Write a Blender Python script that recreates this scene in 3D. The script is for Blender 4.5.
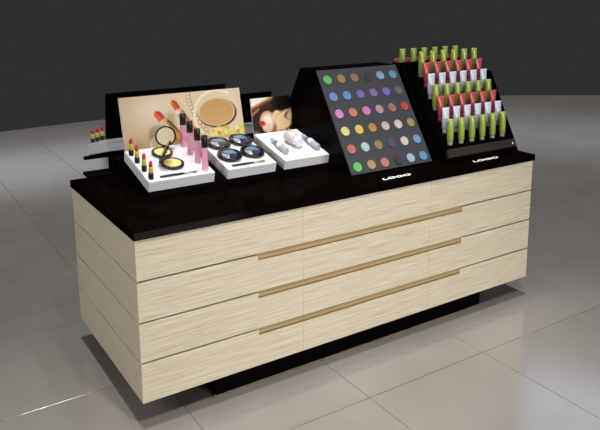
import bpy, bmesh, math, random
from mathutils import Vector, Matrix
random.seed(7)
for o in list(bpy.data.objects):
    bpy.data.objects.remove(o, do_unlink=True)
scene = bpy.context.scene
C = scene.collection

# ------------------------------------------------------------------ camera
yaw, pitch, roll = 0.570895, -0.191291, -0.005109
fw = Vector((math.sin(yaw)*math.cos(pitch), math.cos(yaw)*math.cos(pitch), math.sin(pitch)))
rt = fw.cross(Vector((0, 0, 1))).normalized()
up = rt.cross(fw)
r2 = rt*math.cos(roll) + up*math.sin(roll)
u2 = -rt*math.sin(roll) + up*math.cos(roll)
cam_d = bpy.data.cameras.new('camera')
cam = bpy.data.objects.new('camera', cam_d)
C.objects.link(cam)
M = Matrix((r2, u2, -fw)).transposed().to_4x4()
M.translation = Vector((-0.81226, -2.42428, 1.70848))
cam.matrix_world = M
cam_d.sensor_fit = 'HORIZONTAL'
cam_d.sensor_width = 36.0
cam_d.lens = 691.424*36.0/600.0
cam_d.shift_y = -90.05/600.0
cam_d.clip_end = 200
scene.camera = cam

# ------------------------------------------------------------------ world, lights, exposure
world = bpy.data.worlds.new('studio_void')
scene.world = world
world.use_nodes = True
bgn = world.node_tree.nodes.get('Background')
bgn.inputs['Color'].default_value = (0.0275, 0.0275, 0.0275, 1)
bgn.inputs['Strength'].default_value = 1.0

def sun(name, energy, rot, angle, col=(1, 1, 1)):
    d = bpy.data.lights.new(name, 'SUN'); d.energy = energy; d.angle = math.radians(angle); d.color = col
    o = bpy.data.objects.new(name, d); o.rotation_euler = rot; C.objects.link(o); o.location = (1, 0, 6)
    return o
def area(name, loc, target, sx, sy, energy, col=(1, 1, 1)):
    d = bpy.data.lights.new(name, 'AREA'); d.shape = 'RECTANGLE'; d.size = sx; d.size_y = sy
    d.energy = energy; d.color = col
    o = bpy.data.objects.new(name, d); C.objects.link(o); o.location = loc
    o.rotation_euler = (Vector(target)-Vector(loc)).to_track_quat('-Z', 'Y').to_euler()
    return o
def spot(name, loc, target, deg, energy, radius, blend=1.0, col=(1, 1, 1)):
    d = bpy.data.lights.new(name, 'SPOT'); d.energy = energy; d.spot_size = math.radians(deg); d.spot_blend = blend
    d.shadow_soft_size = radius; d.color = col
    o = bpy.data.objects.new(name, d); C.objects.link(o); o.location = loc
    o.rotation_euler = (Vector(target)-Vector(loc)).to_track_quat('-Z', 'Y').to_euler()
    return o
sun('overhead_light', 1.95, (0, 0, 0), 0.4, (1, 0.99, 0.975))
spot('fill_spot', (1.1, 0.3, 4.6), (1.1, 0.3, 0), 50, 200, 0.05, 1.0, (1, 0.985, 0.96))  # unseen spot added to brighten the trays and counter top
spot('fill_spot', (0.5, -2.1, 4.4), (0.9, -0.9, 0), 54, 680, 0.12, 1.0, (1, 0.97, 0.93))  # unseen spot added to brighten the floor ahead of the counter
area('fill_panel', (1.2, 0.2, 5.2), (1.2, 0.2, 0), 5.0, 5.0, 30, (1, 0.99, 0.98))  # unseen soft light added to fill the shade under the counter
area('front_softbox', (2.0, -5.6, 1.7), (1.1, 0, 0.5), 2.6, 1.6, 178, (1, 0.97, 0.93))
area('side_softbox', (-3.6, -0.9, 3.0), (0, 0.3, 0.2), 1.6, 1.6, 92, (1, 0.96, 0.92))
area('rear_softbox', (6.1, 2.1, 3.6), (2.2, -0.6, 0), 1.4, 1.4, 8, (0.62, 0.8, 1))  # unseen bluish softbox mirrored in the near right floor
area('far_band_light', (3.0, 19.0, 3.6), (2.5, 1.0, 0.5), 5.0, 1.2, 15, (0.97, 0.98, 1))  # unseen strip light added for the bright band mirrored in the far floor
area('far_band_light', (20.5, 13.0, 3.6), (4.0, 1.0, 0.5), 5.0, 1.2, 7, (0.97, 0.98, 1))  # second unseen strip light, added for the band on the right

scene.view_settings.view_transform = 'Standard'
scene.view_settings.look = 'None'
scene.view_settings.exposure = 0.0
scene.view_settings.gamma = 1.0
scene.view_settings.use_curve_mapping = False

# ------------------------------------------------------------------ materials
def lin(c):
    r = []
    for v in c[:3]:
        v = v/255.0
        r.append(v/12.92 if v <= 0.04045 else ((v+0.055)/1.055)**2.4)
    return (*r, 1.0)
MATS = {}
def mat(name, rgb, rough=0.5, metal=0.0, coat=0.0, spec=0.5, trans=0.0, var=0.06, scale=30.0):
    m = bpy.data.materials.new(name); m.use_nodes = True
    nt = m.node_tree; b = nt.nodes['Principled BSDF']
    b.inputs['Roughness'].default_value = rough
    b.inputs['Metallic'].default_value = metal
    b.inputs['Coat Weight'].default_value = coat
    b.inputs['Coat Roughness'].default_value = 0.05
    b.inputs['Specular IOR Level'].default_value = spec
    b.inputs['Transmission Weight'].default_value = trans
    c = lin(rgb)
    if var > 0:
        tc = nt.nodes.new('ShaderNodeTexCoord'); n = nt.nodes.new('ShaderNodeTexNoise'); n.inputs['Scale'].default_value = scale
        n.inputs['Detail'].default_value = 4
        mx = nt.nodes.new('ShaderNodeMix'); mx.data_type = 'RGBA'
        mx.inputs['A'].default_value = tuple(v*(1-var) for v in c[:3])+(1,)
        mx.inputs['B'].default_value = tuple(min(1, v*(1+var)) for v in c[:3])+(1,)
        nt.links.new(tc.outputs['Object'], n.inputs['Vector'])
        nt.links.new(n.outputs['Fac'], mx.inputs['Factor'])
        nt.links.new(mx.outputs['Result'], b.inputs['Base Color'])
    else:
        b.inputs['Base Color'].default_value = c
    MATS[name] = m
    return m

def black_mat(name, rgb, gloss, rough):
    m = bpy.data.materials.new(name); m.use_nodes = True
    nt = m.node_tree; nt.nodes.remove(nt.nodes['Principled BSDF']); out = nt.nodes['Material Output']
    d = nt.nodes.new('ShaderNodeBsdfDiffuse'); d.inputs['Color'].default_value = lin(rgb)
    g = nt.nodes.new('ShaderNodeBsdfGlossy'); g.inputs['Roughness'].default_value = rough
    mx = nt.nodes.new('ShaderNodeMixShader'); mx.inputs['Fac'].default_value = gloss
    nt.links.new(d.outputs[0], mx.inputs[1]); nt.links.new(g.outputs[0], mx.inputs[2]); nt.links.new(mx.outputs[0], out.inputs['Surface'])
    MATS[name] = m
def clear_mat(name):
    m = bpy.data.materials.new(name); m.use_nodes = True
    nt = m.node_tree; nt.nodes.remove(nt.nodes['Principled BSDF']); out = nt.nodes['Material Output']
    d = nt.nodes.new('ShaderNodeBsdfTransparent'); d.inputs['Color'].default_value = (0.97, 0.98, 1, 1)
    g = nt.nodes.new('ShaderNodeBsdfGlossy'); g.inputs['Roughness'].default_value = 0.12
    mx = nt.nodes.new('ShaderNodeMixShader'); mx.inputs['Fac'].default_value = 0.10
    nt.links.new(d.outputs[0], mx.inputs[1]); nt.links.new(g.outputs[0], mx.inputs[2]); nt.links.new(mx.outputs[0], out.inputs['Surface'])
    MATS[name] = m
def wood_mat(name, sc, light, mid, dark, rough=0.45):
    m = bpy.data.materials.new(name); m.use_nodes = True
    nt = m.node_tree; b = nt.nodes['Principled BSDF']; L = nt.links
    b.inputs['Roughness'].default_value = rough
    b.inputs['Specular IOR Level'].default_value = 0.3
    g = nt.nodes.new('ShaderNodeNewGeometry')
    mp = nt.nodes.new('ShaderNodeMapping'); mp.inputs['Scale'].default_value = sc
    L.new(g.outputs['Position'], mp.inputs['Vector'])
    n1 = nt.nodes.new('ShaderNodeTexNoise'); n1.inputs['Scale'].default_value = 1.0; n1.inputs['Detail'].default_value = 5; n1.inputs['Roughness'].default_value = 0.62
    L.new(mp.outputs['Vector'], n1.inputs['Vector'])
    mp2 = nt.nodes.new('ShaderNodeMapping'); mp2.inputs['Scale'].default_value = tuple(v*0.35 for v in sc); mp2.inputs['Location'].default_value = (3, 5, 1)
    L.new(g.outputs['Position'], mp2.inputs['Vector'])
    n2 = nt.nodes.new('ShaderNodeTexNoise'); n2.inputs['Scale'].default_value = 1.0; n2.inputs['Detail'].default_value = 3
    L.new(mp2.outputs['Vector'], n2.inputs['Vector'])
    ad = nt.nodes.new('ShaderNodeMath'); ad.operation = 'MULTIPLY_ADD'; ad.inputs[1].default_value = 0.3
    sb = nt.nodes.new('ShaderNodeMath'); sb.operation = 'MULTIPLY'; sb.inputs[1].default_value = 0.75
    L.new(n1.outputs['Fac'], sb.inputs[0]); L.new(n2.outputs['Fac'], ad.inputs[0]); L.new(sb.outputs[0], ad.inputs[2])
    cr = nt.nodes.new('ShaderNodeValToRGB')
    e = cr.color_ramp.elements
    e[0].position = 0.36; e[0].color = lin(dark); e[1].position = 0.68; e[1].color = lin(light)
    k = e.new(0.50); k.color = lin(mid)
    L.new(ad.outputs[0], cr.inputs['Fac']); L.new(cr.outputs['Color'], b.inputs['Base Color'])
    bp = nt.nodes.new('ShaderNodeBump'); bp.inputs['Strength'].default_value = 0.25; bp.inputs['Distance'].default_value = 0.002
    L.new(n1.outputs['Fac'], bp.inputs['Height']); L.new(bp.outputs['Normal'], b.inputs['Normal'])
    MATS[name] = m
    return m

def tile_mat():
    m = bpy.data.materials.new('polished_tile'); m.use_nodes = True
    nt = m.node_tree; b = nt.nodes['Principled BSDF']; L = nt.links
    g = nt.nodes.new('ShaderNodeNewGeometry'); oi = nt.nodes.new('ShaderNodeObjectInfo')
    n = nt.nodes.new('ShaderNodeTexNoise'); n.inputs['Scale'].default_value = 1.6; n.inputs['Detail'].default_value = 6
    L.new(g.outputs['Position'], n.inputs['Vector'])
    cr = nt.nodes.new('ShaderNodeValToRGB'); e = cr.color_ramp.elements
    e[0].position = 0.3; e[0].color = lin((115, 111, 107)); e[1].position = 0.7; e[1].color = lin((126, 122, 118))
    L.new(n.outputs['Fac'], cr.inputs['Fac'])
    mm = nt.nodes.new('ShaderNodeMapRange'); mm.inputs['To Min'].default_value = 0.96; mm.inputs['To Max'].default_value = 1.04
    L.new(oi.outputs['Random'], mm.inputs['Value'])
    hv = nt.nodes.new('ShaderNodeHueSaturation'); L.new(mm.outputs['Result'], hv.inputs['Value']); L.new(cr.outputs['Color'], hv.inputs['Color'])
    L.new(hv.outputs['Color'], b.inputs['Base Color'])
    b.inputs['Roughness'].default_value = 0.13
    b.inputs['Specular IOR Level'].default_value = 1.0
    MATS['tile'] = m
    return m
tile_mat()
mat('grout', (100, 95, 90), 0.8)
wood_mat('wood_front', (5.5, 60, 340), (221, 212, 194), (201, 190, 168), (170, 156, 129))
wood_mat('wood_side', (60, 5.5, 340), (212, 203, 184), (202, 191, 170), (190, 177, 153))
mat('wood_core', (126, 94, 46), 0.6)
mat('slot_wood', (176, 154, 114), 0.5)
mat('slot_edge', (126, 98, 54), 0.5)
mat('lit_seam_tint', (216, 188, 132), 0.5)  # pale colour imitates light caught in the vertical gaps
mat('plinth_trim', (112, 98, 74), 0.4)
black_mat('black_gloss', (6, 4, 3), 0.006, 0.1)
black_mat('black_satin', (6, 5, 4), 0.008, 0.3)
black_mat('black_plinth', (4, 4, 4), 0.004, 0.3)
mat('dark_bar', (46, 43, 38), 0.45, spec=0.2)
mat('white_tray', (226, 227, 232), 0.35, var=0.01)
mat('tester_board', (58, 60, 65), 0.6, spec=0.2, var=0.02)
mat('lip_red', (200, 28, 38), 0.35)
mat('lip_gold', (214, 202, 66), 0.28)
mat('lip_black', (22, 22, 30), 0.3)
mat('gloss_pink', (240, 168, 200), 0.25, coat=0.4)
mat('gloss_cap', (20, 18, 20), 0.35)
mat('powder', (226, 205, 132), 0.8, var=0.12, scale=60)
mat('compact_black', (16, 15, 16), 0.22, coat=0.3)
mat('mirror_reflection_tint', (206, 196, 164), 0.15, coat=0.5, var=0.03)  # pale beige imitates the powder reflected in the lid mirror
mat('mirror', (220, 226, 235), 0.12, metal=1.0, var=0)
mat('shadow_blue', (112, 152, 190), 0.5, var=0.15, scale=80)
mat('shadow_navy', (40, 62, 100), 0.5, var=0.15, scale=80)
mat('shadow_pink', (196, 192, 196), 0.5, var=0.05)
clear_mat('clear_lid')
mat('brush_black', (18, 16, 18), 0.35)
mat('ferrule', (225, 225, 235), 0.2, metal=0.6, var=0)
mat('bristle', (178, 104, 52), 0.8)
mat('vial_glass', (206, 204, 222), 0.12, trans=0.35, var=0.03)
mat('vial_cap', (236, 236, 242), 0.35)
mat('vial_ring', (150, 150, 165), 0.2, metal=0.8)
mat('jar_cream', (206, 200, 192), 0.3, coat=0.3)
mat('tube_green', (152, 174, 68), 0.3, coat=0.25)
mat('tube_green_cap', (150, 154, 142), 0.35)
mat('tube_red', (190, 76, 84), 0.35, coat=0.2)
mat('tube_red_cap', (150, 26, 30), 0.35)
mat('tube_white', (200, 210, 232), 0.35, coat=0.2)
mat('tube_white_cap', (170, 180, 200), 0.35)
mat('logo_white', (245, 245, 245), 0.5, var=0)

# ------------------------------------------------------------------ helpers
def link(name, me, m, parent=None, smooth=False):
    if m is not None:
        me.materials.clear(); me.materials.append(MATS[m] if isinstance(m, str) else m)
    if smooth:
        for p in me.polygons: p.use_smooth = True
    o = bpy.data.objects.new(name, me); C.objects.link(o)
    if parent is not None: o.parent = parent
    return o
def from_bm(name, bm):
    bmesh.ops.recalc_face_normals(bm, faces=bm.faces)
    me = bpy.data.meshes.new(name); bm.to_mesh(me); bm.free(); return me
def box(name, x0, x1, y0, y1, z0, z1, m, parent=None, bev=0.0, seg=2):
    bm = bmesh.new()
    bmesh.ops.create_cube(bm, size=1)
    for v in bm.verts:
        v.co = Vector(((x0+x1)/2+v.co.x*(x1-x0), (y0+y1)/2+v.co.y*(y1-y0), (z0+z1)/2+v.co.z*(z1-z0)))
    if bev > 0:
        bmesh.ops.bevel(bm, geom=bm.edges[:], offset=bev, segments=seg, profile=0.5, affect='EDGES')
    return link(name, from_bm(name, bm), m, parent)
def prism(name, poly, axis, a0, a1, m, parent=None, bev=0.0):
    """poly: list of 2-D points; axis 'x' -> (y,z), 'y' -> (x,z), 'z' -> (x,y)"""
    def P(p, a):
        return {'x': (a, p[0], p[1]), 'y': (p[0], a, p[1]), 'z': (p[0], p[1], a)}[axis]
    bm = bmesh.new()
    A = [bm.verts.new(P(p, a0)) for p in poly]; B = [bm.verts.new(P(p, a1)) for p in poly]
    n = len(poly)
    bm.faces.new(A); bm.faces.new(B[::-1])
    for i in range(n):
        bm.faces.new((A[i], A[(i+1) % n], B[(i+1) % n], B[i]))
    if bev > 0:
        bmesh.ops.recalc_face_normals(bm, faces=bm.faces)
        bmesh.ops.bevel(bm, geom=bm.edges[:], offset=bev, segments=1, profile=0.5, affect='EDGES')
    return link(name, from_bm(name, bm), m, parent)
def lathe_mesh(name, prof, seg=20, sx=None):
    """prof: list of (r, z) or (rx, ry, z)"""
    bm = bmesh.new(); rings = []
    for p in prof:
        rx, ry, z = (p[0], p[0], p[1]) if len(p) == 2 else p
        rings.append([bm.verts.new((rx*math.cos(2*math.pi*k/seg), ry*math.sin(2*math.pi*k/seg), z)) for k in range(seg)])
    for a, b in zip(rings, rings[1:]):
        for k in range(seg):
            bm.faces.new((a[k], a[(k+1) % seg], b[(k+1) % seg], b[k]))
    bm.faces.new(rings[0][::-1]); bm.faces.new(rings[-1])
    me = from_bm(name, bm)
    for p in me.polygons: p.use_smooth = len(p.vertices) == 4
    return me
def lathe(name, prof, m, parent=None, seg=20):
    me = lathe_mesh(name, prof, seg)
    o = link(name, me, m, parent)
    return o
def shade_auto(o, deg=40):
    me = o.data
    bm = bmesh.new(); bm.from_mesh(me)
    for e in bm.edges:
        e.smooth = (len(e.link_faces) == 2 and e.calc_face_angle(0) < math.radians(deg))
    bm.to_mesh(me); bm.free()
def tag(o, label=None, cat=None, group=None, kind=None):
    if label: o['label'] = label
    if cat: o['category'] = cat
    if group: o['group'] = group
    if kind: o['kind'] = kind
    return o
def thing(name, label, cat, loc=(0, 0, 0), rot=(0, 0, 0), group=None):
    o = bpy.data.objects.new(name, None); C.objects.link(o)
    o.empty_display_size = 0.05
    o.location = loc; o.rotation_euler = rot
    return tag(o, label, cat, group)
def dup(root, loc, rot, label):
    r = root.copy(); C.objects.link(r); r.location = loc; r.rotation_euler = rot; r['label'] = label
    for ch in list(root.children):
        c = ch.copy(); C.objects.link(c); c.parent = r
        for g in list(ch.children):
            d = g.copy(); C.objects.link(d); d.parent = c
    return r
ORD = ['first', 'second', 'third', 'fourth', 'fifth', 'sixth', 'seventh']

# ------------------------------------------------------------------ floor: a round tiled stage
CX, CY, RAD = 2.2, -5.016, 11.855
bm = bmesh.new()
bmesh.ops.create_cone(bm, cap_ends=True, segments=160, radius1=RAD, radius2=RAD, depth=0.1)
bmesh.ops.translate(bm, verts=bm.verts[:], vec=(CX, CY, -0.0535))
floor = link('floor', from_bm('floor', bm), 'grout')
tag(floor, 'round floor of large polished warm grey tiles', kind='structure')
TS, OX, OY, GAP = 0.69056, 0.8817, -0.32618, 0.0021
hs = (TS-GAP)/2
def tile_shape(poly, cx, cy, b=0.0012, t=0.004):
    n = len(poly)
    vs = []
    for f, z in ((1.0, -t), (1.0, -b)):
        vs += [(p[0]-cx, p[1]-cy, z) for p in poly]
    mx = sum(p[0] for p in poly)/n; my = sum(p[1] for p in poly)/n
    for p in poly:
        dx, dy = p[0]-mx, p[1]-my; l = math.hypot(dx, dy) or 1
        vs.append((p[0]-cx-dx/l*b*1.4, p[1]-cy-dy/l*b*1.4, 0))
    fs = []
    for k in (0, n):
        for i in range(n):
            j = (i+1) % n
            fs.append((k+i, k+j, k+n+j, k+n+i))
    fs.append(tuple(range(2*n, 3*n)))
    return vs, fs
def clip_circle(poly):
    out = poly
    N = 160
    for k in range(N):
        a = 2*math.pi*(k+0.5)/N
        nx, ny = math.cos(a), math.sin(a); d = RAD*math.cos(math.pi/N)-0.004
        f = lambda p: (p[0]-CX)*nx+(p[1]-CY)*ny-d
        if all(f(p) <= 0 for p in out): continue
        new = []
        for i in range(len(out)):
            p, q = out[i], out[(i+1) % len(out)]
            fp, fq = f(p), f(q)
            if fp <= 0: new.append(p)
            if fp*fq < 0:
                t = fp/(fp-fq); new.append((p[0]+(q[0]-p[0])*t, p[1]+(q[1]-p[1])*t))
        out = new
        if len(out) < 3: return None
    return out
Minv = M.inverted()
def in_view(x, y):
    v = Minv @ Vector((x, y, 0))
    if v.z > -0.3: return False
    px = 300+691.424*v.x/-v.z; py = 124.95-691.424*v.y/-v.z
    return -25 < px < 625 and 80 < py < 455
sq = [(-hs, -hs), (hs, -hs), (hs, hs), (-hs, hs)]
v0, f0 = tile_shape(sq, 0, 0)
tile_me = bpy.data.meshes.new('tile'); tile_me.from_pydata(v0, [], f0); tile_me.materials.append(MATS['tile'])
rv, rf = [], []
for i in range(-18, 19):
    for j in range(-26, 12):
        cx = OX+(i+0.5)*TS; cy = OY+(j+0.5)*TS
        if math.hypot(cx-CX, cy-CY) > RAD+0.6: continue
        poly = [(cx+a, cy+b) for a, b in sq]
        full = all(math.hypot(p[0]-CX, p[1]-CY) < RAD*math.cos(math.pi/160)-0.004 for p in poly)
        if not full:
            poly = clip_circle(poly)
            if not poly: continue
        seen = any(in_view(cx+a*TS*0.5, cy+b*TS*0.5) for a in (-1, -.5, 0, .5, 1) for b in (-1, -.5, 0, .5, 1))
        hidden = 0.35 < cx < 1.95 and 0.3 < cy < 0.6
        if seen and not hidden:
            if full:
                o = bpy.data.objects.new('tile', tile_me); C.objects.link(o)
            else:
                vs, fs = tile_shape(poly, cx, cy)
                me = bpy.data.meshes.new('tile'); me.from_pydata(vs, [], fs); o = link('tile', me, 'tile')
            o.location = (cx, cy, 0); o.parent = floor
        else:
            vs, fs = tile_shape(poly, 0, 0); k = len(rv)
            rv += vs; rf += [tuple(a+k for a in f) for f in fs]
me = bpy.data.meshes.new('outer_tiles'); me.from_pydata(rv, [], rf)
tag(link('outer_tiles', me, 'tile', floor), kind='stuff')

# ------------------------------------------------------------------ counter
W, D, Hh, H = 2.2697, 0.8806, 0.1055, 0.68
ZB = Hh+H          # underside of the worktop
ZT = 0.82          # worktop surface
counter = thing('display_counter', 'long pale wood veneer counter with grooved drawer fronts on black plinth', 'counter')
TH = 0.012
box('carcass', TH+0.012, W-TH-0.012, TH+0.010, D-TH-0.01, Hh+0.002, ZB-0.0005, 'wood_core', counter)
row_h = H/4
cols = [0.0, 0.7565, 1.5131, W]
g2 = 0.0036; gv = 0.0019
SX0, SX1, SLOT = 0.53, 1.738, 0.0245
for r in range(4):
    z1 = ZB-r*row_h - (g2 if r else 0.0005); z0 = ZB-(r+1)*row_h + (g2 if r < 3 else 0)
    for c in range(3):
        x0 = cols[c]+(gv if c else 0); x1 = cols[c+1]-(gv if c < 2 else 0)
        if r == 0:
            poly = [(x0, z0), (x1, z0), (x1, z1), (x0, z1)]
        elif c == 0:
            poly = [(x0, z0), (x1, z0), (x1, z1-SLOT), (SX0, z1-SLOT), (SX0, z1), (x0, z1)]
        elif c == 1:
            poly = [(x0, z0), (x1, z0), (x1, z1-SLOT), (x0, z1-SLOT)]
        else:
            poly = [(x0, z0), (x1, z0), (x1, z1), (SX1, z1), (SX1, z1-SLOT), (x0, z1-SLOT)]
        prism('drawer_front', poly, 'y', 0.0, TH, 'wood_front', counter, 0.0008)
    for nm, xa, xb in (('side_board', 0, TH-0.0005), ('side_board', W-TH+0.0005, W)):
        box(nm, xa, xb, TH+0.0015, D, z0, z1, 'wood_side', counter, 0.0008, 1)
    box('back_board', TH+0.001, W-TH-0.001, D-TH+0.0005, D, z0, z1, 'wood_front', counter, 0.0008, 1)
    if r:
        box('slot_back', SX0, SX1, TH-0.003, TH+0.0006, z1-SLOT, z1+0.004, 'slot_wood', counter)
        box('slot_edge', SX0+0.0004, SX1-0.0004, 0.0015, TH-0.0035, z1-SLOT+0.0002, z1-SLOT+0.0045, 'slot_edge', counter)
    for xs_ in cols[1:3]:
        box('lit_seam_strip', xs_-gv+0.0001, xs_+gv-0.0001, 0.0016, TH, z0, z1-(SLOT if r else 0), 'lit_seam_tint', counter)  # fills the gap so the seam reads as lit
box('plinth_trim', 0.329, 1.951, 0.036, 0.836, 0.0, 0.005, 'plinth_trim', counter, 0.0005, 1)
box('plinth', 0.335, 1.945, 0.042, 0.83, 0.0051, Hh+0.0015, 'black_plinth', counter, 0.001, 1)

wt = box('countertop', -0.006, 2.279, -0.008, 0.888, ZB, ZT, 'black_gloss', None, 0.0025)
tag(wt, 'glossy black countertop slab covering the pale wood counter', 'countertop')

def logo(x0, x1, yc, size):
    cu = bpy.data.curves.new('logo_text', 'FONT'); cu.body = 'LOGO'; cu.size = size; cu.shear = 0.25
    cu.align_x = 'LEFT'; cu.extrude = 0.0006; cu.offset = size*0.03
    t = bpy.data.objects.new('logo_tmp', cu); C.objects.link(t)
    bpy.context.view_layer.update()
    me = bpy.data.meshes.new_from_object(t.evaluated_get(bpy.context.evaluated_depsgraph_get()))
    bpy.data.objects.remove(t, do_unlink=True)
    xs = [v.co.x for v in me.vertices]; ys = [v.co.y for v in me.vertices]
    k = (x1-x0)/(max(xs)-min(xs))
    for v in me.vertices:
        v.co.x = (v.co.x-min(xs))*k; v.co.y = v.co.y-(min(ys)+max(ys))/2
    me.name = 'logo_lettering'
    o = link('logo_lettering', me, 'logo_white', wt); o.location = (x0, yc, ZT+0.0007)
    tag(o, 'white slanted lettering reading LOGO')
logo(1.246, 1.428, 0.056, 0.037)
logo(1.864, 2.06, 0.062, 0.037)

# ------------------------------------------------------------------ tray stand (front) and rear shelf
SL = 0.2555
TH_A = math.atan(SL)
stand = thing('sloped_tray_stand', 'black sloped stand carrying the white trays and picture boards', 'stand', (0, 0, 0))
YF, ZF, LS = 0.3793, 0.8929, 0.966        # front edge of the tray tops, layout scale of the trays
def lx(x): return LS*x-0.0276
def ly(y): return LS*y-0.0825
def zs(y): return ZF-TTH/math.cos(TH_A)+SL*(y-YF)
TTH = 0.051*LS
prism('wedge', [(YF+0.012, ZT+0.0004), (0.86, ZT+0.0004), (0.86, 0.8985), (0.76, 0.8985), (0.76, 0.9330), (0.7105, 0.9330), (0.7095, 0.9245), (YF+0.012, zs(YF+0.012)-0.001)], 'x', lx(0.247), 1.155, 'black_satin', stand, 0.0006)
box('spine', 0.205, 1.155, 0.8615, 0.95, 0.836, 0.899, 'black_satin', stand, 0.001, 1)
box('base_plate', 0.075, 1.155, 0.8615, 0.95, ZT+0.0004, 0.8355, 'black_satin', stand, 0.001, 1)
rs = box('rear_shelf', 0.195, 1.155, 0, 0.44, -0.021, 0, 'black_satin', stand, 0.001, 1)
rs.location = (0, 0.951, 0.9195); rs.rotation_euler = (-TH_A, 0, 0)

# ------------------------------------------------------------------ white trays
ca, sa = math.cos(TH_A), math.sin(TH_A)
def tray_pt(x, y):           # point of the tray top surface at layout position (x, y)
    return Vector((lx(x), ly(y), ZF+SL*(ly(y)-YF)))
NRM = Vector((0, -sa, ca))
def make_tray(x0, x1, length, label):
    o = box('display_tray', 0, LS*(x1-x0), 0, LS*length, 0, TTH, 'white_tray', None, 0.002)
    b = tray_pt(x0, 0.478)-NRM*TTH
    o.location = b; o.rotation_euler = (TH_A, 0, 0)
    tag(o, label, 'tray', 'white display trays')
    return o
make_tray(0.241, 0.570, 0.333, 'white sloping tray under the red lipsticks and pink lip glosses')
make_tray(0.641, 0.911, 0.333, 'white sloping tray holding four dark round eye shadow compacts')
make_tray(0.962, 1.236, 0.333, 'white sloping tray with two lying vials and a cream jar')
t = box('display_tray', 0.2, 0.5, 0, 0.325, 0.0005, 0.0605, 'white_tray', None, 0.002)
t.location = (0, 0.954, 0.9188); t.rotation_euler = (-TH_A, 0, 0)
tag(t, 'white tray on the rear shelf behind the large make-up picture', 'tray', 'white display trays')
t = box('display_tray', 0.86, 1.13, 0, 0.325, 0.0005, 0.0605, 'white_tray', None, 0.002)
t.location = (0, 0.954, 0.9188); t.rotation_euler = (-TH_A, 0, 0)
tag(t, 'white rear tray glimpsed in the gap between the two pictures', 'tray', 'white display trays')

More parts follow.
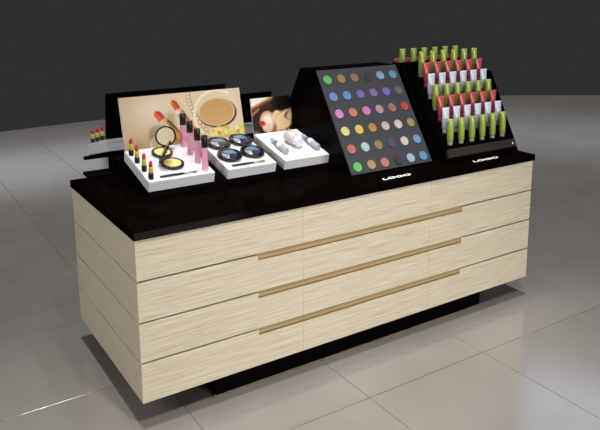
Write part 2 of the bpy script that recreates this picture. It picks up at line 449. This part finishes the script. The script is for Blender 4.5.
# ------------------------------------------------------------------ picture boards
def smooth(e0, e1, x):
    t = max(0.0, min(1.0, (x-e0)/(e1-e0))); return t*t*(3-2*t)
def mixc(a, b, t): return tuple(a[i]+(b[i]-a[i])*t for i in range(3))
def vnoise(x, y):
    def h(i, j):
        n = math.sin(i*127.1+j*311.7)*43758.5453; return n-math.floor(n)
    i, j = math.floor(x), math.floor(y); fx, fy = x-i, y-j
    fx = fx*fx*(3-2*fx); fy = fy*fy*(3-2*fy)
    return (h(i, j)*(1-fx)+h(i+1, j)*fx)*(1-fy)+(h(i, j+1)*(1-fx)+h(i+1, j+1)*fx)*fy
def paint_makeup(u, v):
    A = 2.2                              # board aspect
    x = u*A
    c = mixc((196, 172, 142), (222, 204, 172), smooth(0.0, 0.6, u))
    c = mixc(c, (232, 218, 190), 0.6*smooth(0.35, 0.0, math.hypot(u-0.25, (v-0.75)*0.8)))
    c = mixc(c, (176, 140, 102), 0.5*smooth(0.5, 0.0, v)*smooth(0.75, 0.3, u))
    n = vnoise(u*22, v*11); c = mixc(c, (240, 226, 192), 0.35*n*smooth(0.62, 0.85, u))
    # pale oval, lower left
    d = math.hypot((u-0.25)/0.062, (v-0.17)/0.13)
    c = mixc(c, (176, 136, 92), smooth(1.2, 1.0, d)); c = mixc(c, (228, 210, 160), smooth(1.02, 0.92, d))
    # lipsticks lying diagonally
    for (ux, vx, uy, vy, w) in ((0.415, 0.87, 0.575, 0.22, 0.070), (0.27, 0.70, 0.505, 0.05, 0.080)):
        ax, ay, bx, by = ux*A, vx, uy*A, vy
        L = math.hypot(bx-ax, by-ay); dx, dy = (bx-ax)/L, (by-ay)/L
        s = (x-ax)*dx+(v-ay)*dy; q = (x-ax)*-dy+(v-ay)*dx
        hw = w*(1.0 if s > 0.2 else 0.80)
        if s < 0.06: hw *= max(0.0, 1-((0.06-s)/0.07)**2)**0.5 if s > -0.01 else 0
        if -0.01 < s < L and hw > 0:
            k = abs(q)/hw; sh = (q/hw+1)/2
            if s < 0.17: col = mixc((236, 100, 50), (150, 30, 14), abs(sh-0.3)*1.4)
            elif s < 0.24: col = mixc((250, 232, 200), (190, 150, 90), sh)
            else:
                col = mixc((255, 240, 190), (128, 70, 18), min(1, abs(sh-0.38)*1.9))
                col = mixc(col, (222, 104, 30), 0.75*smooth(L*0.45, L*0.8, s))
            c = mixc(c, col, smooth(1.05, 0.9, k))
        elif -0.03 < s < L and abs(q) < hw*1.35+0.02:
            c = mixc(c, (150, 98, 56), 0.35)
    # pearl strand
    P0, P1, P2 = (0.555*A, 1.02), (0.53*A, 0.70), (0.67*A, 0.30)
    for k in range(12):
        t = k/11
        px = (1-t)**2*P0[0]+2*t*(1-t)*P1[0]+t*t*P2[0]; py = (1-t)**2*P0[1]+2*t*(1-t)*P1[1]+t*t*P2[1]
        d = math.hypot(x-px, v-py)/0.043
        if d < 1.15:
            c = mixc(c, (150, 110, 70), smooth(1.15, 0.95, d)*0.8)
            c = mixc(c, mixc((255, 250, 235), (206, 176, 130), min(1, math.hypot(x-px+0.01, v-py-0.012)/0.03)), smooth(1.0, 0.85, d))
    d = math.hypot((x-0.785*A)/(0.203*A), (v-0.55)/0.44)
    if u < 0.9 and v > 0.25: c = mixc(c, (250, 240, 215), 0.8*smooth(0.055, 0.025, abs(d-1)))
    # powder pan
    d = math.hypot((x-0.775*A)/(0.160*A), (v-0.60)/0.25)
    ds = math.hypot((x-0.782*A)/(0.167*A), (v-0.58)/0.262)
    c = mixc(c, (92, 52, 28), smooth(1.05, 0.97, ds))
    c = mixc(c, (240, 214, 160), smooth(1.03, 0.98, d)*0.9); c = mixc(c, mixc((216, 176, 116), (196, 150, 92), v), smooth(0.97, 0.90, d))
    # yellow flowers
    for fx, fy, rx, ry in ((0.78, 0.20, 0.10, 0.15), (0.95, 0.19, 0.065, 0.15)):
        d = math.hypot((u-fx)/rx, (v-fy)/ry); n = vnoise(u*60+fx*9, v*26)
        c = mixc(c, mixc((206, 178, 60), (250, 240, 176), n), smooth(1.15, 0.75, d+0.5*(n-0.5)))
        d = math.hypot((u-fx+0.01)/0.02, (v-fy-0.02)/0.04); c = mixc(c, (176, 128, 20), 0.7*smooth(1.0, 0.5, d))
    c = tuple(w*0.97 for w in c)
    return c
def paint_portrait(u, v):
    c = mixc((34, 18, 10), (10, 6, 4), smooth(0.3, 0.7, u))
    # hat: white corner, tan brim, dark crown
    e = v-(0.78+0.42*u)
    c = mixc(c, (150, 92, 48), smooth(-0.11, -0.05, e)*smooth(0.62, 0.5, u))
    c = mixc(c, (226, 168, 104), smooth(-0.03, -0.005, e)*smooth(0.02, 0.0, e)*smooth(0.62, 0.55, u))
    c = mixc(c, (244, 240, 236), smooth(0.0, 0.03, e)*smooth(0.64, 0.5, u))
    n = vnoise(u*9, v*9)
    if v < 0.9: c = mixc(c, (84, 42, 20), 0.8*n*smooth(0.62, 0.35, u)*smooth(0.40, 0.6, v)*smooth(0.0, -0.1, e))
    e2 = v-(0.60+0.75*u)
    c = mixc(c, (170, 112, 60), smooth(0.05, 0.02, abs(e2))*smooth(0.22, 0.16, u))
    # neck and jaw
    d = math.hypot((u-0.47)/0.15, (v-0.16)/0.26); c = mixc(c, (158, 102, 66), smooth(1.05, 0.7, d))
    # face
    d = math.hypot((u-0.37)/0.20, (v-0.43)/0.25); c = mixc(c, mixc((252, 232, 220), (206, 158, 128), smooth(0.3, 1.0, d)), smooth(1.05, 0.88, d))
    d = math.hypot((u-0.36)/0.14, (v-0.26)/0.12); c = mixc(c, (236, 200, 178), smooth(1.05, 0.8, d))
    # lips
    for lx, ly, ry in ((0.225, 0.412, 0.036), (0.235, 0.352, 0.04)):
        d = math.hypot((u-lx)/0.072, (v-ly)/ry); c = mixc(c, (204, 56, 66), smooth(1.1, 0.85, d))
    d = abs(v-0.383)/0.012
    if 0.15 < u < 0.31: c = mixc(c, (110, 22, 28), smooth(1.4, 0.6, d))
    # wavy blond hair
    d = min(math.hypot((u-hx)/rr, (v-hy)/(rr*1.1)) for hx, hy, rr in ((0.76, 0.40, 0.25), (0.62, 0.52, 0.15), (0.88, 0.52, 0.15), (0.70, 0.20, 0.15)))
    wv = 0.08*math.sin(v*16)
    n = 0.7*vnoise((u+wv)*11, v*3.5)+0.3*vnoise((u+wv)*26, v*6)
    c = mixc(c, mixc((104, 70, 38), (242, 212, 158), smooth(0.2, 0.7, n)), smooth(1.05, 0.7, d))
    d = math.hypot((u-0.98)/0.12, (v-0.55)/0.18); c = mixc(c, (226, 180, 150), 0.7*smooth(1.0, 0.6, d))
    d = math.hypot((u-0.05)/0.14, (v-0.06)/0.18); c = mixc(c, (176, 138, 92), 0.8*smooth(1.0, 0.6, d))
    if v < 0.17:
        c = mixc(c, (226, 200, 40), smooth(0.03, 0.015, abs(u-0.885))); c = mixc(c, (180, 30, 30), smooth(0.025, 0.012, abs(u-0.94)))
    return c
def paint_mat():
    m = bpy.data.materials.new('printed_picture'); m.use_nodes = True
    nt = m.node_tree; b = nt.nodes['Principled BSDF']; b.inputs['Roughness'].default_value = 0.4; b.inputs['Specular IOR Level'].default_value = 0.2
    a = nt.nodes.new('ShaderNodeVertexColor'); a.layer_name = 'print'
    nt.links.new(a.outputs['Color'], b.inputs['Base Color'])
    MATS['print'] = m
paint_mat()
def picture(name, x0, x1, yb, zb, yt, zt, fn, nu, nv, label):
    """board leaning back from (yb, zb) to (yt, zt) with the printed face towards the front"""
    L = math.hypot(yt-yb, zt-zb); ang = math.atan2(yt-yb, zt-zb)
    root = thing(name, label, 'picture', (x0, yb, zb), (-ang, 0, 0), 'picture boards')
    w = x1-x0
    box('board', 0, w, 0.0006, 0.008, 0, L, 'black_satin' if fn is None else 'white_tray', root)
    if fn:
        vs = [(w*i/nu, 0.0, L*j/nv) for j in range(nv+1) for i in range(nu+1)]
        fs = [(j*(nu+1)+i, j*(nu+1)+i+1, (j+1)*(nu+1)+i+1, (j+1)*(nu+1)+i) for j in range(nv) for i in range(nu)]
        me = bpy.data.meshes.new('print'); me.from_pydata(vs, [], fs)
        at = me.color_attributes.new('print', 'FLOAT_COLOR', 'POINT')
        k = 0
        for j in range(nv+1):
            for i in range(nu+1):
                at.data[k].color = lin(fn(i/nu, j/nv)); k += 1
        link('print', me, 'print', root)
    return root
picture('picture_board', 0.220, 0.868, 0.7163, 0.9345, 0.785, 1.2115, paint_makeup, 220, 100, 'wide beige picture of lipsticks, pearls and powder behind the lipstick tray')
picture('picture_board', 0.920, 1.1645, 0.7163, 0.9345, 0.758, 1.150, paint_portrait, 110, 90, 'small picture of a hatted face with red lips behind the vial tray')
picture('picture_board', 0.203, 0.86, 0.958, 0.983, 0.925, 1.216, None, 0, 0, 'wide plain black picture back rising behind the beige picture')
picture('picture_board', 0.95, 1.152, 0.958, 0.983, 0.93, 1.15, None, 0, 0, 'small plain black picture back rising behind the portrait picture')

# ------------------------------------------------------------------ lipsticks
def slope_base(o):
    for v in o.data.vertices:
        if v.co.z < 0.005: v.co.z += SL*v.co.y
def make_lipstick(label):
    t = thing('lipstick', label, 'lipstick', group='red lipsticks'); t.scale = (LS,)*3
    slope_base(lathe('base', [(0.0115, 0), (0.0122, 0.001), (0.0122, 0.026), (0.0118, 0.027)], 'lip_black', t, 18))
    lathe('collar', [(0.0105, 0.0265), (0.0105, 0.054), (0.0098, 0.0555)], 'lip_gold', t, 18)
    me = lathe_mesh('bullet', [(0.0085, 0.055), (0.0085, 0.068), (0.0082, 0.074), (0.0065, 0.080), (0.003, 0.0835)], 16)
    for v in me.vertices:
        if v.co.z > 0.067: v.co.z += v.co.x*0.55*(v.co.z-0.067)/0.016
    link('bullet', me, 'lip_red', t)
    return t
lab = ['red lipstick at the back of the white tray, nearest the beige picture',
       'second red lipstick from the beige picture on the left tray',
       'third red lipstick from the beige picture on the left tray',
       'red lipstick nearest the front corner of the left tray']
front_pos = [(0.259, 0.752), (0.259, 0.672), (0.261, 0.586), (0.263, 0.507)]
lp = None
for (x, y), l in zip(front_pos, lab):
    q = tray_pt(x, y)+Vector((0, 0, 0.0003))
    if lp is None:
        lp = make_lipstick(l); lp.location = q
    else:
        dup(lp, q, (0, 0, 0), l)
for k, y in enumerate((1.25, 1.162, 1.072)):
    o = dup(lp, (0.219, y, 0.9815-SL*(y-0.97)), (0, 0, math.pi), ['farthest red lipstick on the rear tray, at its outer end', 'middle red lipstick of the three on the rear tray', 'red lipstick on the rear tray closest to the black picture back'][k])
    o.scale = (0.92, 0.92, 0.86); o['group'] = 'rear red lipsticks'

# ------------------------------------------------------------------ lip glosses
def make_gloss(label):
    t = thing('lip_gloss', label, 'lip gloss', group='pink lip glosses'); t.scale = (LS,)*3
    slope_base(lathe('tube', [(0.0145, 0), (0.0158, 0.002), (0.0158, 0.015), (0.0146, 0.1), (0.0143, 0.108), (0.012, 0.110)], 'gloss_pink', t, 20))
    lathe('cap', [(0.0150, 0.1102), (0.0162, 0.1112), (0.0156, 0.166), (0.0145, 0.168)], 'gloss_cap', t, 20)
    return t
gp = [(0.541, 0.775), (0.537, 0.684), (0.5345, 0.592), (0.535, 0.512)]
lab = ['pink lip gloss with black cap at the back, nearest the picture', 'second pink lip gloss from the picture',
       'third pink lip gloss from the picture', 'pink lip gloss nearest the front edge of the left tray']
g0 = None
for (x, y), l in zip(gp, lab):
    q = tray_pt(x, y)+Vector((0, 0, 0.0003))
    if g0 is None:
        g0 = make_gloss(l); g0.location = q
    else:
        dup(g0, q, (0, 0, 0), l)

# ------------------------------------------------------------------ powder compacts (open)
def make_compact(x, y, r, hinge, openang, label):
    q = tray_pt(x, y)+NRM*0.0003
    t = thing('powder_compact', label, 'compact', q, (TH_A, 0, 0), 'open powder compacts'); t.scale = (LS,)*3
    lathe('case', [(r*0.9, 0), (r, 0.004), (r, 0.012), (r*0.95, 0.0145), (r*0.80, 0.0145), (r*0.78, 0.0115)], 'compact_black', t, 36)
    lathe('powder', [(r*0.76, 0.0117), (r*0.76, 0.013), (r*0.70, 0.0142)], 'powder', t, 36)
    hx, hy = math.cos(hinge)*r, math.sin(hinge)*r
    hb = box('hinge', -0.006, 0.006, -0.012, 0.012, 0.007, 0.018, 'compact_black', t, 0.0015, 1)
    hb.location = (hx*1.03, hy*1.03, 0); hb.rotation_euler = (0, 0, hinge)
    me = lathe_mesh('lid', [(r*0.94, 0), (r, 0.002), (r, 0.008), (r*0.93, 0.011)], 36)
    lid = link('lid', me, 'compact_black', t)
    # lid frame: closed position mirrored over the hinge, then raised by openang
    R = Matrix.Rotation(hinge, 4, 'Z')
    base = Matrix.Translation((hx, hy, 0.0165)) @ R @ Matrix.Rotation(openang, 4, 'Y') @ Matrix.Translation((-r, 0, 0))
    lid.matrix_local = base
    mr = lathe('mirror', [(r*0.84, -0.0006), (r*0.84, 0.0004)], 'mirror_reflection_tint', lid, 36)
    return t
make_compact(0.403, 0.722, 0.052, math.radians(58), math.radians(120), 'open black powder compact behind, its mirrored lid raised towards the picture')
make_compact(0.406, 0.603, 0.056, math.radians(150), math.radians(66), 'open black powder compact in front, beside the small brush')

# ------------------------------------------------------------------ brushes
def make_brush(x0, x1, y, label):
    q = tray_pt(x0, y)+NRM*0.0055
    t = thing('cosmetic_brush', label, 'brush', q, (TH_A, 0, 0), 'cosmetic brushes'); t.scale = (LS,)*3
    L = x1-x0
    def seg(name, a, b, prof, m):
        me = lathe_mesh(name, [(r, a+(b-a)*s) for s, r in prof], 12)
        me.transform(Matrix.Rotation(math.pi/2, 4, 'Y'))
        return link(name, me, m, t)
    seg('handle', 0, L*0.64, [(0, 0.0035), (0.06, 0.0050), (0.6, 0.0056), (1, 0.0042)], 'brush_black')
    seg('ferrule', L*0.64, L*0.86, [(0, 0.0044), (0.2, 0.0048), (1, 0.0044)], 'ferrule')
    seg('bristles', L*0.86, L, [(0, 0.0044), (0.4, 0.0056), (0.8, 0.0036), (1, 0.0007)], 'bristle')
    return t
make_brush(0.304, 0.491, 0.503, 'small black handled brush lying along the left tray front')
make_brush(0.673, 0.86, 0.503, 'small black handled brush lying before the eye shadow compacts')

# ------------------------------------------------------------------ eye shadow compacts
def wedge_mesh(name, r, a0, a1, z0, z1, off=0.0):
    n = 12; am = (a0+a1)/2; ox, oy = math.cos(am)*off, math.sin(am)*off
    pts = [(ox, oy)]+[(ox+r*math.cos(a0+(a1-a0)*k/n), oy+r*math.sin(a0+(a1-a0)*k/n)) for k in range(n+1)]
    bm = bmesh.new(); A = [bm.verts.new((*p, z0)) for p in pts]; B = [bm.verts.new((*p, z1)) for p in pts]
    bm.faces.new(A[::-1]); bm.faces.new(B)
    for i in range(len(pts)):
        j = (i+1) % len(pts); bm.faces.new((A[i], A[j], B[j], B[i]))
    return from_bm(name, bm)
def make_shadow(label):
    t = thing('eye_shadow_compact', label, 'compact', group='eye shadow compacts'); t.scale = (LS,)*3; r = 0.0635
    lathe('case', [(r*0.93, 0), (r, 0.004), (r, 0.013), (r*0.96, 0.018), (r*0.88, 0.018), (r*0.86, 0.0135)], 'compact_black', t, 36)
    for a0, a1, m in ((150, 250, 'shadow_pink'), (255, 345, 'shadow_navy'), (-10, 145, 'shadow_blue')):
        link('shadow_pan', wedge_mesh('shadow_pan', r*0.60, math.radians(a0), math.radians(a1), 0.0137, 0.0158, 0.004), m, t)
    lathe('clear_lid', [(r*0.955, 0.0182), (r*0.955, 0.0192), (r*0.82, 0.0212), (r*0.4, 0.0222)], 'clear_lid', t, 36)
    return t
ep = [(0.716, 0.737), (0.847, 0.742), (0.710, 0.601), (0.841, 0.604)]
lab = ['round blue eye shadow compact at the back left of its tray', 'round blue eye shadow compact at the back right of its tray',
       'round blue eye shadow compact at the front left of its tray', 'round blue eye shadow compact at the front right of its tray']
e0 = None
for k, ((x, y), l) in enumerate(zip(ep, lab)):
    q = tray_pt(x, y)+NRM*0.0003
    if e0 is None:
        e0 = make_shadow(l); e0.location = q; e0.rotation_euler = (TH_A, 0, 0)
    else:
        dup(e0, q, (TH_A, 0, 0), l)

# ------------------------------------------------------------------ vials and jar lying on the third tray
def lying(name, prof, m, parent, seg=20):
    me = lathe_mesh(name, prof, seg); me.transform(Matrix.Rotation(math.pi/2, 4, 'X'))   # axis now -y (towards the viewer)
    return link(name, me, m, parent)
def make_vial(label):
    t = thing('glass_vial', label, 'vial', group='lying glass vials'); t.scale = (LS,)*3
    lying('body', [(0.0145, 0.075), (0.0163, 0.078), (0.0163, 0.154), (0.0145, 0.158)], 'vial_glass', t)
    lying('label_band', [(0.0166, 0.074), (0.0168, 0.075), (0.0168, 0.104), (0.0166, 0.105)], 'vial_cap', t)
    lying('collar', [(0.0115, 0.048), (0.0120, 0.05), (0.0120, 0.0735)], 'vial_ring', t)
    lying('nozzle', [(0.007, 0.0), (0.009, 0.003), (0.009, 0.0478)], 'vial_glass', t)
    return t
v0_ = make_vial('slim glass vial lying beside the eye shadow tray')
v0_.location = tray_pt(1.008, 0.695)+NRM*0.0171; v0_.rotation_euler = (TH_A, 0, 0.0)
dup(v0_, tray_pt(1.200, 0.690)+NRM*0.0171, (TH_A, 0, 0.0), 'slim glass vial lying nearest the slanted colour tester board')
j = thing('cream_jar', 'white cream jar lying on its side between two vials', 'jar', tray_pt(1.098, 0.688)+NRM*0.0318, (TH_A, 0, 0.16)); j.scale = (LS,)*3
lying('body', [(0.024, 0.0), (0.030, 0.005), (0.0318, 0.02), (0.0305, 0.07), (0.029, 0.072)], 'jar_cream', j, 28)
lying('lid', [(0.0285, 0.0725), (0.0265, 0.105), (0.025, 0.108)], 'vial_cap', j, 28)

# ------------------------------------------------------------------ tester board
PX0, PX1 = 1.167, 1.697
board = thing('colour_tester_display', 'slanted grey tester board with thirty six coloured pans on black base', 'display', (PX0, 0, ZT))
def loc(y, z): return (y, z-ZT)
prof = [loc(0.196, ZT+0.0004), loc(0.509, 1.306), loc(0.655, 1.308), loc(0.86, 0.962), loc(0.86, ZT+0.0004)]
prism('base', prof, 'x', 0, PX1-PX0, 'black_satin', board, 0.0008)
LB = math.hypot(0.313, 0.486); BA = math.atan2(0.486, 0.313)
fr = bpy.data.objects.new('board_tmp', None)
face = box('tester_board', 0, PX1-PX0, 0, LB-0.002, -0.0045, 0, 'tester_board', board, 0.0005, 1)
face.location = (0, 0.190, 0.0025); face.rotation_euler = (BA, 0, 0)
PAN = [[(110, 210, 90), (170, 132, 82), (165, 110, 95), (66, 64, 63), (125, 175, 205), (78, 163, 200)],
       [(115, 145, 225), (98, 146, 238), (118, 103, 198), (132, 104, 190), (128, 103, 212), (128, 95, 110)],
       [(226, 130, 216), (220, 125, 105), (226, 120, 192), (205, 150, 150), (180, 115, 95), (222, 66, 68)],
       [(235, 230, 130), (230, 205, 75), (210, 145, 50), (220, 190, 175), (226, 216, 192), (190, 150, 95)],
       [(200, 110, 95), (180, 215, 210), (165, 130, 90), (88, 86, 88), (222, 207, 192), (108, 158, 226)],
       [(105, 215, 95), (190, 150, 95), (205, 130, 105), (66, 64, 63), (160, 195, 222), (82, 168, 215)]]
pan_me = lathe_mesh('pan', [(0.0248, 0), (0.0248, 0.0030), (0.0236, 0.0040), (0.0170, 0.0040), (0.0156, 0.0018), (0.0126, 0.0018), (0.0114, 0.0040)], 28)
for r in range(6):
    for c in range(6):
        m = mat('pan_%d_%d' % (r, c), tuple(0.84*(v*0.82+0.18*sum(PAN[r][c])/3) for v in PAN[r][c]), 0.6, var=0.05, spec=0.2)
        me = pan_me.copy()
        o = link('colour_pan', me, m, face)
        o.location = (1.2155-PX0+c*0.0868, 0.518-r*0.0963, 0.0002)

# ------------------------------------------------------------------ tiered tube rack
RX0, RX1 = 1.735, 2.279
rack = thing('tube_rack', 'black tiered rack filled with green, red and white cosmetic tubes', 'rack', (0, 0, 0))
prism('side_panel', [(0.205, ZT+0.0004), (0.503, 1.312), (0.57, 1.312), (0.86, ZT+0.0004)], 'x', RX0, RX0+0.01, 'black_satin', rack, 0.0008)
prism('side_panel', [(0.110, ZT+0.0004), (0.334, 1.25), (0.64, 1.25), (0.87, ZT+0.0004)], 'x', RX1-0.01, RX1, 'black_satin', rack, 0.0008)
TY0, TDY, TZ0, TDZ = 0.160, 0.039, 0.903, 0.0565
xa, xb = RX0+0.0105, RX1-0.0105
for k in range(7):
    y0 = TY0+k*TDY-0.0193; z = TZ0+k*TDZ
    y1 = y0+TDY-0.0004 if k < 6 else 0.49
    box('tier', xa, xb, y0, y1, ZT+0.0004, z, 'black_satin', rack, 0.001, 1)
for k in range(7):
    y1 = 0.98-(TY0+k*TDY-0.0193); z = TZ0+k*TDZ
    y0 = y1-TDY+0.0004 if k < 6 else 0.4905
    box('tier', xa, xb, y0, y1, ZT+0.0004, z, 'black_satin', rack, 0.001, 1)
box('ridge_board', xa, xb, 0.445, 0.535, TZ0+6*TDZ+0.0002, 1.312, 'black_satin', rack, 0.001, 1)
bar = prism('front_bar', [(0.128, 0.838), (0.1355, 0.838), (0.1355, 0.886), (0.131, 0.886), (0.116, 0.846)], 'x', xa, xb, 'dark_bar', rack, 0.0008)
box('kick_strip', xa, xb, 0.124, 0.1355, ZT+0.0004, 0.837, 'black_satin', rack, 0.0008, 1)
sc = lathe('screw', [(0.007, 0), (0.007, 0.003), (0.005, 0.0045)], 'ferrule', rack, 14)
sc.location = (2.235, 0.117, 0.865); sc.rotation_euler = (math.pi/2-0.35, 0, 0)

def squeeze(kind):
    """(body profile, cap profile): a tube standing on its cap with a flat crimped end on top"""
    if kind == 'green':
        b = [(0.016, 0.016, 0.0185), (0.0180, 0.0180, 0.022), (0.0185, 0.0180, 0.07), (0.0190, 0.0160, 0.105), (0.0195, 0.0120, 0.132), (0.0190, 0.0100, 0.139)]
        c = [(0.0135, 0.0), (0.0145, 0.002), (0.0145, 0.0182)]
    elif kind == 'red':
        b = [(0.012, 0.012, 0.0345), (0.0145, 0.0145, 0.038), (0.0165, 0.0145, 0.07), (0.0215, 0.011, 0.105), (0.0265, 0.005, 0.132), (0.0275, 0.003, 0.139)]
        c = [(0.0115, 0.0), (0.0125, 0.002), (0.0125, 0.0342)]
    else:
        b = [(0.014, 0.014, 0.0245), (0.0185, 0.0180, 0.028), (0.0205, 0.0170, 0.07), (0.0235, 0.012, 0.105), (0.0262, 0.005, 0.132), (0.0265, 0.003, 0.139)]
        c = [(0.0125, 0.0), (0.0135, 0.002), (0.0135, 0.0242)]
    return b, c
proto = {}
def tube(kind, pos, label, group):
    if kind not in proto:
        t = thing('cosmetic_tube', label, 'tube', pos, (0, 0, 0), group)
        b, c = squeeze(kind)
        lathe('body', b, 'tube_'+kind, t, 24); lathe('cap', c, 'tube_'+kind+'_cap', t, 20)
        proto[kind] = t
        return t
    t = dup(proto[kind], pos, (0, 0, 0), label); t['group'] = group
    return t
kinds = ['green', 'white', 'red', 'green', 'white', 'red', 'green']
rows = ['bottom row', 'second row up', 'third row up', 'fourth row up', 'fifth row up', 'sixth row up', 'top front row']
pos6 = ['leftmost', 'second from left', 'third from left', 'fourth from left', 'fifth from left', 'rightmost']
for k in range(7):
    for c in range(6):
        tube(kinds[k], (1.792+c*0.0802, TY0+k*TDY, TZ0+k*TDZ+0.0002),
             '%s squeeze tube, %s in the %s of the rack' % (kinds[k], pos6[c], rows[k]), '%s tubes in the %s' % (kinds[k], rows[k]))
for k in (6, 5):
    for c in range(6):
        tube(kinds[k], (1.820+c*0.083, 0.98-(TY0+k*TDY), TZ0+k*TDZ+0.0002),
             '%s squeeze tube behind the rack ridge, %s in its rear row' % (kinds[k], pos6[c]), '%s tubes in the rear row' % kinds[k])
